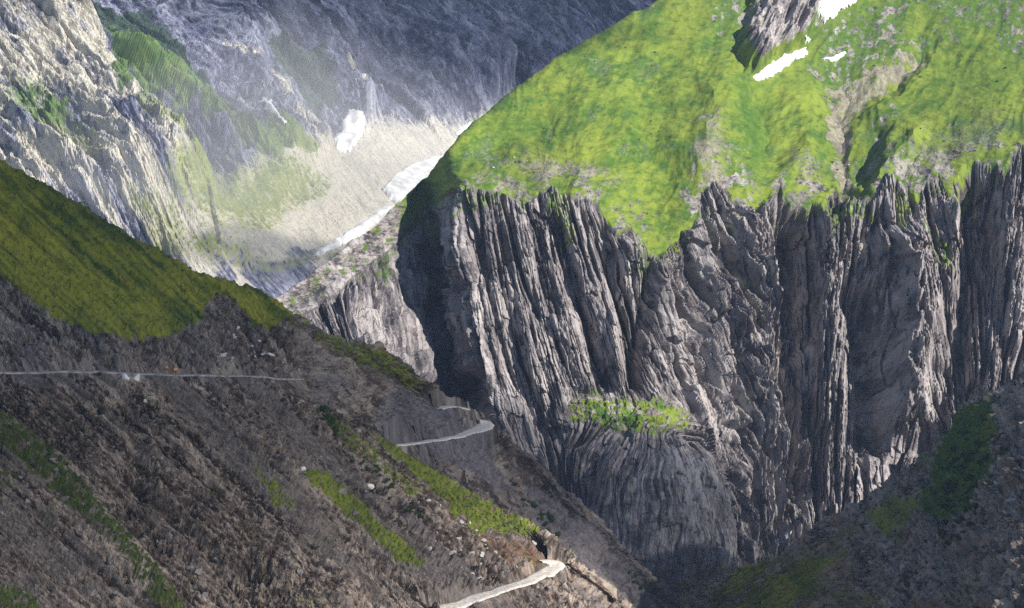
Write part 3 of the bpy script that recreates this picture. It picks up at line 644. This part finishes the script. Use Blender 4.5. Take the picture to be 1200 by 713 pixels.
def make_road(name, line, land, width, carve, label, cat='road', widths=None, lift=0.25, mat=None, zs=12, up=0.0):
    sp = Spot(land)
    c = np.array([sp.at(*q)[0] for q in resample(np.array(line, float), 4)])
    c = resample(c, 2.0)
    c[:, 2] = smooth_line(np.stack([c[:, 2]] * 1, -1), zs * 12)[:, 0]
    c = smooth_line(c, 25); c[:, 2] += up
    tg = np.gradient(c[:, :2], axis=0); tg /= np.linalg.norm(tg, axis=1, keepdims=True) + 1e-9
    nrm = np.stack([-tg[:, 1], tg[:, 0]], -1)
    wv = width * (1 + 0.26 * fbm(np.arange(len(c)) / 5.0, np.zeros(len(c)) + 3.3, 3, 77))
    if widths is not None: wv = wv * np.interp(np.linspace(0, 1, len(c)), *widths)
    for L_ in carve:                                  # cut the bench into the slope
        Pf = L_.P.reshape(-1, 3); best = np.full(len(Pf), 1e9); zz = np.zeros(len(Pf)); ww = np.zeros(len(Pf))
        lo, hi = c.min(0) - 15, c.max(0) + 15
        k = np.nonzero((Pf[:, 0] > lo[0]) & (Pf[:, 0] < hi[0]) & (Pf[:, 1] > lo[1]) & (Pf[:, 1] < hi[1]) & (Pf[:, 2] > lo[2]) & (Pf[:, 2] < hi[2]) & (L_.V.ravel() > 0.9))[0]
        b = np.full(len(k), 1e9); z = np.zeros(len(k)); wk_ = np.zeros(len(k))
        for q in range(len(c)):
            d = np.hypot(Pf[k, 0] - c[q, 0], Pf[k, 1] - c[q, 1]); m = d < b
            b[m] = d[m]; z[m] = c[q, 2]; wk_[m] = wv[q]
        f = 1 - ss(wk_ * 0.55, wk_ * 0.55 + 3.5, b)
        Pf[k, 2] = Pf[k, 2] * (1 - f) + (z - 0.35) * f
        L_.P = Pf.reshape(L_.P.shape)
    prof = [(-0.56, -0.9), (-0.5, 0.0), (-0.3, 0.10), (-0.12, 0.02), (0.12, 0.06), (0.3, 0.10), (0.5, 0.0), (0.56, -0.9)]
    v = np.stack([np.concatenate([c[:, :2] + nrm * (wv * o)[:, None], (c[:, 2] + lift + dz)[:, None]], 1) for o, dz in prof], 1)
    v[:, 1:-1, 2] += 0.10 * fbm(v[:, 1:-1, 0] / 2.5, v[:, 1:-1, 1] / 2.5, 3, 78)
    i = np.arange(v.shape[0] * v.shape[1]).reshape(v.shape[:2])
    q = np.stack([i[:-1, :-1], i[1:, :-1], i[1:, 1:], i[:-1, 1:]], -1).reshape(-1, 4)
    ob = mesh_obj(name, v.reshape(-1, 3), q, mat or M_road); ob['kind'] = 'structure'; ob['label'] = label; ob['category'] = cat
    return ob
make_road('road', [(512, 716), (530, 708), (560, 699), (600, 688), (628, 677), (648, 668), (658, 664), (654, 661), (644, 659), (633, 658)], E, 8.0, [E],
          'pale gravel road and its sharp hairpin on the lowest spur', widths=([0, 0.15, 0.3, 0.62, 0.72, 0.86, 1], [1.5, 1.1, 0.9, 1.05, 1.35, 1.3, 0.6]))
make_road('road', [(458, 523), (475, 521), (490, 519), (520, 515), (545, 509), (560, 504), (571, 500), (569, 496), (562, 493)], D, 8.5, [D],
          'pale gravel road curving to a bend below the cliff', widths=([0, 0.5, 0.75, 0.88, 1], [0.75, 0.9, 1.2, 1.9, 0.8]))
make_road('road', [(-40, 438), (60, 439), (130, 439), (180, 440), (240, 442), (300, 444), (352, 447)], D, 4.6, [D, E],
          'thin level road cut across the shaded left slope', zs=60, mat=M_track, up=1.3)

make_road('road', [(514, 480), (522, 476), (532, 474.5), (542, 476), (550, 480)], D, 9, [D], 'short pale piece of road at the crest above the bend', widths=([0, .3, .6, 1], [.7, 1.2, 1.2, .7]))

def snow(land, poly, thick, label, seed, group='snow patches left in the gullies'):
    px, py = proj(land.P)
    d = sdf_poly(px + 3 * fbm(px / 9, py / 9, 4, seed), py + 3 * fbm(px / 9, py / 9, 4, seed + 1), poly)
    d[:, :8] = -9
    ins = d > 0
    f = ins[:-1, :-1] & ins[1:, :-1] & ins[1:, 1:] & ins[:-1, 1:]
    Q = land.P.copy()
    for _ in range(10):
        Q[1:-1, 1:-1] = (Q[:-2, 1:-1] + Q[2:, 1:-1] + Q[1:-1, :-2] + Q[1:-1, 2:]) / 4
    k = ss(0.3, 4.0, d)[..., None]
    Q = land.P * (1 - k) + Q * k + land.N * ((ss(0, 5, d) * thick - 0.4)[..., None])
    lab = np.zeros(f.shape, 'i4'); best = (0, 0); nl = 0
    for a0, b0 in np.argwhere(f):
        if lab[a0, b0]: continue
        nl += 1; stack = [(a0, b0)]; lab[a0, b0] = nl; cnt = 0
        while stack:
            a1, b1 = stack.pop(); cnt += 1
            for a2, b2 in ((a1 + 1, b1), (a1 - 1, b1), (a1, b1 + 1), (a1, b1 - 1)):
                if 0 <= a2 < f.shape[0] and 0 <= b2 < f.shape[1] and f[a2, b2] and not lab[a2, b2]: lab[a2, b2] = nl; stack.append((a2, b2))
        best = max(best, (cnt, nl))
    f = lab == best[1]
    i = np.arange(px.size).reshape(px.shape)
    q = [i[:-1, :-1], i[1:, :-1], i[1:, 1:], i[:-1, 1:]]
    if land.flip: q = q[::-1]
    q = np.stack(q, -1)[f]
    u, inv = np.unique(q.ravel(), return_inverse=True)
    ob = mesh_obj('snow_patch', Q.reshape(-1, 3)[u], inv.reshape(-1, 4), M_snow)
    ob['label'] = label; ob['category'] = 'snow patch'; ob['group'] = group
    return ob
snow(A, [(402, 136), (412, 128), (427, 131), (431, 146), (423, 162), (412, 178), (404, 180), (392, 172), (388, 164), (400, 152)], 9, 'big white snow patch at the head of the scree bowl', 1)
snow(A, [(295, 101), (301, 103), (319, 122), (336, 144), (332, 148), (315, 132), (300, 113)], 8, 'thin white streak of snow in a dark gully above the scree bowl', 2)
snow(A, [(524, 178), (508, 183), (486, 190), (468, 199), (455, 212), (446, 222), (452, 232), (462, 242), (480, 236), (520, 204), (540, 180)], 9, 'broad snow tongue between the scree bowl and the green hill', 3)
snow(A, [(455, 239), (441, 247), (417, 263), (395, 277), (377, 290), (363, 301), (373, 302), (413, 283), (448, 259), (463, 247)], 6, 'long thin snow ribbon running down beside the pale foothill', 4)
snow(A, [(556, 140), (545, 145), (532, 156), (536, 162), (552, 156), (564, 146)], 8, 'little snow patch peeping over the edge of the green hill', 5)
snow(B, [(958, 2), (985, -14), (1006, -8), (1003, 4), (990, 12), (974, 24), (966, 30), (957, 20)], 8, 'white snow patch at the top edge beside the dark outcrop', 6)
snow(B, [(946, 54), (930, 60), (905, 72), (890, 84), (880, 90), (889, 97), (904, 92), (926, 76), (948, 64)], 8, 'long white snow patch lying at the foot of the dark outcrop', 7)
snow(B, [(936, 46), (944, 41), (953, 45), (948, 52), (938, 52)], 5, 'small snow patch just above the long one by the dark outcrop', 8)
snow(B, [(962, 68), (976, 66), (990, 59), (995, 64), (982, 72), (966, 73)], 5, 'thin snow sliver on grey scree right of the long snow patch', 9)
snow(B, [(908, 640), (912, 628), (921, 619), (928, 620), (923, 632), (914, 643)], 7, 'tiny bright snow remnant at the foot of the cliff in the gorge', 10)

# boulders: angular lumps cut by random planes
import bmesh
def boulder_mesh(seed):
    rg = random.Random(seed); bm = bmesh.new(); bmesh.ops.create_icosphere(bm, subdivisions=3, radius=1)
    pl = [(Vector((rg.gauss(0, 1), rg.gauss(0, 1), rg.gauss(0, 1))).normalized(), rg.uniform(0.45, 0.85)) for _ in range(11)]
    sc = Vector((rg.uniform(0.9, 1.3), rg.uniform(0.7, 1.0), rg.uniform(0.6, 0.9)))
    for v in bm.verts:
        for nn, dd in pl:
            e = v.co.dot(nn) - dd
            if e > 0: v.co -= nn * e * 0.92
        v.co = Vector((v.co.x * sc.x, v.co.y * sc.y, v.co.z * sc.z)) + Vector((rg.uniform(-1, 1), rg.uniform(-1, 1), rg.uniform(-1, 1))) * 0.02
    me = bpy.data.meshes.new('boulder'); bm.to_mesh(me); bm.free(); return me
BOULD = {}
M_stone = {'grey': plain_mat('grey_stone', (0.20, 0.18, 0.17), (0.10, 0.09, 0.085), 0.95, 1.2), 'pale': plain_mat('pale_stone', (0.50, 0.46, 0.41), (0.28, 0.25, 0.23), 0.95, 0.9),
           'white': plain_mat('whitish_stone', (0.72, 0.68, 0.63), (0.5, 0.47, 0.43), 0.95, 0.7), 'ochre': plain_mat('ochre_stone', (0.46, 0.24, 0.09), (0.28, 0.14, 0.06), 0.95, 0.9)}
for tone_ in M_stone:
    BOULD[tone_] = []
    for q in range(5):
        me = boulder_mesh(q * 7 + len(tone_)); me.materials.append(M_stone[tone_]); BOULD[tone_].append(me)
def boulder(P, N, size, tone_, label, group=None, rg=random):
    ob = bpy.data.objects.new('boulder', rg.choice(BOULD[tone_])); C.objects.link(ob)
    ob.location = Vector(P) + Vector(N) * size * 0.15
    ob.rotation_euler = (rg.uniform(-.6, .6), rg.uniform(-.6, .6), rg.uniform(0, 6.28)); ob.scale = (size,) * 3
    ob['label'] = label; ob['category'] = 'boulder'
    if group: ob['group'] = group
    return ob
SE, SD, SG, SB = Spot(E), Spot(D), Spot(G), Spot(B)
rg = np.random.default_rng(5)
def strew(sp, poly, n, lo, hi, tone_, label, group):
    for i in sp.inside(poly, n, rg):
        boulder(sp.P[i], sp.N[i], lo + (hi - lo) * 1.6 * rg.random() ** 1.9, tone_, label, group)
strew(SE, [(0, 450), (330, 455), (430, 560), (560, 700), (0, 706)], 105, 0.6, 2.2, 'grey', 'grey boulder half buried in the dark brown near slope', 'grey boulders strewn over the near slope')
strew(SE, [(455, 560), (530, 600), (600, 640), (610, 670), (540, 690), (490, 640)], 42, 0.6, 2.0, 'pale', 'pale boulder in the rubble between grass strip and hairpin road', 'pale boulders below the grass strip')
strew(SE, [(560, 705), (650, 680), (700, 705), (690, 712)], 14, 0.7, 1.8, 'grey', 'grey boulder lying just below the hairpin road', 'boulders under the hairpin road')
strew(SD, [(225, 392), (285, 380), (340, 432), (240, 434)], 22, 0.7, 2.0, 'pale', 'pale boulder in the rubble between grass shoulder and thin road', 'pale boulders above the thin road')
strew(SD, [(-5, 345), (60, 385), (160, 405), (170, 430), (0, 432)], 26, 0.6, 1.8, 'grey', 'grey boulder on the bare bank above the thin road, left', 'grey boulders above the thin road')
strew(SG, [(1060, 700), (1110, 630), (1195, 580), (1195, 706)], 55, 0.5, 1.6, 'grey', 'grey boulder on the dark rubble slope in the right corner', 'boulders in the right corner')
for px_, py_, sz, tn, lb in [(1186, 588, 3.4, 'pale', 'largest pale boulder on the dark right slope'), (432, 571, 3.0, 'white', 'long whitish boulder beside the dark bushes on the near rib'),
                                                          (147, 444, 3.0, 'white', 'whitish boulder under the thin road, left of two'), (160, 444, 3.0, 'white', 'whitish boulder under the thin road, right of two'),
                             (354, 550, 2.4, 'white', 'whitish boulder at the top of the narrow grass streak'), (170, 470, 1.8, 'pale', 'pale boulder a little below the two whitish ones'),
                             (626, 638, 2.6, 'pale', 'pale boulder at the tip of the grass strip'), (196, 432, 1.3, 'ochre', 'ochre boulder beside the thin road, left of two'), (206, 434, 1.5, 'ochre', 'ochre boulder beside the thin road, right of two')]:
    sp = SG if px_ > 1000 else (SD if py_ < 436 or (500 < px_ < 560 and py_ < 500) else SE)
    P_, N_ = sp.at(px_, py_); boulder(P_, N_, sz, tn, lb)

# shrubs: many small leaf faces on a short branching stem
M_leaf = plain_mat('dark_leaves', (0.020, 0.045, 0.014), (0.045, 0.085, 0.022), 0.8, 0.9)
M_stem = plain_mat('brown_stem', (0.10, 0.07, 0.05), (0.06, 0.045, 0.03), 0.9, 2.0)
def shrub_mesh(seed):
    g = np.random.default_rng(seed); V = []; 
    lobes = [(g.normal(0, .45), g.normal(0, .45), 0.45 + 0.55 * g.random(), 0.35 + 0.3 * g.random()) for _ in range(9)]
    for x, y, z, r in lobes:
        n = 110; d = g.normal(size=(n, 3)); d /= np.linalg.norm(d, axis=1, keepdims=True)
        c = np.array([x, y, z]) + d * r * (0.55 + 0.5 * g.random((n, 1))); c[:, 2] = np.maximum(c[:, 2], 0.02)
        a = g.normal(size=(n, 3)); a /= np.linalg.norm(a, axis=1, keepdims=True); b = np.cross(a, d); b /= np.linalg.norm(b, axis=1, keepdims=True) + 1e-9
        sz = 0.07 + 0.07 * g.random((n, 1))
        V.append(np.stack([c - a * sz, c - b * sz * .6, c + a * sz, c + b * sz * .6], 1))
    V = np.concatenate(V).reshape(-1, 3); q = np.arange(len(V)).reshape(-1, 4)
    st_v, st_f = [], []
    for x, y, z, r in lobes:
        o = len(st_v)
        for k in range(5):
            an = k * 2 * math.pi / 5
            st_v += [(0.05 * math.cos(an), 0.05 * math.sin(an), -0.15), (x + 0.015 * math.cos(an), y + 0.015 * math.sin(an), z)]
        st_f += [(o + 2 * k, o + (2 * k + 2) % 10, o + (2 * k + 3) % 10, o + 2 * k + 1) for k in range(5)]
    return V, q, st_v, st_f
protos = []
def shrub(P, N, size, label, group):
    root = bpy.data.objects.new('shrub', None); C.objects.link(root)
    root.location = Vector(P); root.rotation_euler = (0, 0, random.uniform(0, 6.28)); root.scale = (size, size, size * random.uniform(0.8, 1.15))
    root['label'] = label; root['category'] = 'shrub'; root['group'] = group
    root.empty_display_size = 0.2
    k = random.randrange(4)
    if len(protos) < 4:
        k = len(protos); V, q, sv, sf = shrub_mesh(90 + k)
        protos.append((mesh_obj('foliage', V, q, M_leaf, root, False), mesh_obj('stem', sv, sf, M_stem, root, False)))
    else:
        for src in protos[k]:
            o = src.copy(); C.objects.link(o); o.parent = root
    return root
def bushes(sp, poly, n, lo, hi, label, group):
    for i in sp.inside(poly, n, rg): shrub(sp.P[i], sp.N[i], lo + (hi - lo) * rg.random(), label, group)
bushes(SE, [(368, 482), (380, 478), (396, 492), (398, 508), (382, 506), (370, 498)], 9, 2.4, 3.6, 'dark green shrub in the clump at the top of the near rib', 'shrub clump on the near rib')
bushes(SE, [(392, 505), (408, 515), (440, 545), (470, 580), (500, 610), (470, 600), (430, 560), (400, 530)], 30, 0.9, 1.9, 'low dark shrub in the line running down beside the grass strip', 'shrub line beside the grass strip')
bushes(SE, [(55, 525), (75, 535), (100, 572), (108, 585), (85, 572), (60, 545)], 16, 0.9, 1.7, 'low dark shrub along the grass band at the lower left', 'shrubs on the lower left grass band')
bushes(SG, [(1108, 560), (1122, 512), (1155, 490), (1180, 492), (1172, 560), (1150, 625), (1110, 640), (1095, 620)], 80, 1.5, 3.4, 'dark green shrub in the thicket on the right gorge slope', 'thicket on the right gorge slope')
bushes(SG, [(1060, 700), (1080, 640), (1096, 600), (1110, 640), (1085, 700)], 26, 0.8, 1.8, 'dark shrub at the shaded edge below the right thicket', 'shrubs at the shaded right edge')
bushes(SD, [(590, 545), (606, 560), (645, 600), (660, 640), (640, 628), (610, 585)], 26, 1.6, 3.4, 'dark green shrub in the gully between grass strip and cliff', 'shrubs in the gully below the cliff')
bushes(SB, [(560, 150), (640, 100), (760, 40), (800, 140), (740, 225), (620, 205)], 14, 0.8, 1.5, 'small low shrub on the sunlit pasture above the striped cliff', 'shrubs on the left pasture')
bushes(SB, [(900, 120), (1000, 60), (1190, 40), (1190, 170), (1060, 200), (940, 215)], 18, 0.9, 1.8, 'small low shrub on the pasture beside the stony stream bed', 'shrubs on the right pasture')
strew(SB, [(975, 110), (1000, 108), (996, 215), (980, 220)], 16, 0.8, 1.6, 'pale', 'pale boulder in the stony stream bed on the pasture', 'boulders in the stream bed')
strew(SB, [(560, 185), (640, 178), (740, 225), (770, 270), (690, 212), (590, 222)], 14, 0.8, 1.5, 'pale', 'pale boulder on the grassy lip of the striped cliff', 'boulders on the cliff lip')
bushes(SD, [(725, 655), (760, 680), (772, 700), (740, 690)], 14, 1.8, 3.4, 'dark green shrub low in the gorge beside the grey slab', 'shrubs low in the gorge')

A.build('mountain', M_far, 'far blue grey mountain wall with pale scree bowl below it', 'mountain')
B.build('cliff', M_cliff, 'tall striped slate cliff topped by bright green pasture', 'cliff')
D.build('ridge', M_ridge, 'shaded ridge on the left with a dark green grass shoulder', 'ridge')
E.build('scree_slope', M_near, 'dark brown scree slope in the left foreground', 'slope')
G.build('gorge_slope', M_right, 'dark shaded gorge slope in the lower right corner', 'slope')

# ------------------------------------------------------------------ haze
def box(name, lo, hi, mat):
    v = [(x, y, z) for x in (lo[0], hi[0]) for y in (lo[1], hi[1]) for z in (lo[2], hi[2])]
    f = [(0, 1, 3, 2), (4, 6, 7, 5), (0, 4, 5, 1), (2, 3, 7, 6), (0, 2, 6, 4), (1, 5, 7, 3)]
    return mesh_obj(name, v, f, mat, smooth=False)
mh = bpy.data.materials.new('mountain_air'); mh.use_nodes = True
n = mh.node_tree.nodes; n.remove(n['Principled BSDF'])
pv = n.new('ShaderNodeVolumePrincipled'); pv.inputs['Density'].default_value = 0.00003; pv.inputs['Color'].default_value = (0.52, 0.68, 1.0, 1)
mh.node_tree.links.new(pv.outputs[0], n['Material Output'].inputs['Volume'])
hz = box('haze', (-9100, -600, -701), (9100, 20100, 900), mh); hz['kind'] = 'stuff'; hz['label'] = 'thin pale blue mountain haze filling the valley'; hz['category'] = 'haze'
# pale vapour added to give the scree bowl a soft glow
mm = bpy.data.materials.new('added_mist_vapour'); mm.use_nodes = True
n = mm.node_tree.nodes; n.remove(n['Principled BSDF'])
pv = n.new('ShaderNodeVolumeScatter'); pv.inputs['Density'].default_value = 0.00075; pv.inputs['Color'].default_value = (0.97, 0.97, 1.0, 1)
mm.node_tree.links.new(pv.outputs[0], n['Material Output'].inputs['Volume'])
bm = bmesh.new(); bmesh.ops.create_icosphere(bm, subdivisions=5, radius=1)
for v in bm.verts: v.co = Vector([math.copysign(abs(q) ** 2.3, q) * r for q, r in zip(v.co, (820, 620, 300))]) * (1 + 0.2 * math.sin(v.co.x * 0.01 + 1) * math.cos(v.co.z * 0.02 + v.co.y * 0.008))
me = bpy.data.meshes.new('added_mist'); bm.to_mesh(me); bm.free(); me.materials.append(mm)
mo = bpy.data.objects.new('added_mist', me); C.objects.link(mo); mo.location = P3(345, 205, 2620); mo['kind'] = 'stuff'; mo['label'] = 'thin pale vapour added to brighten the scree bowl'; mo['category'] = 'added_mist'
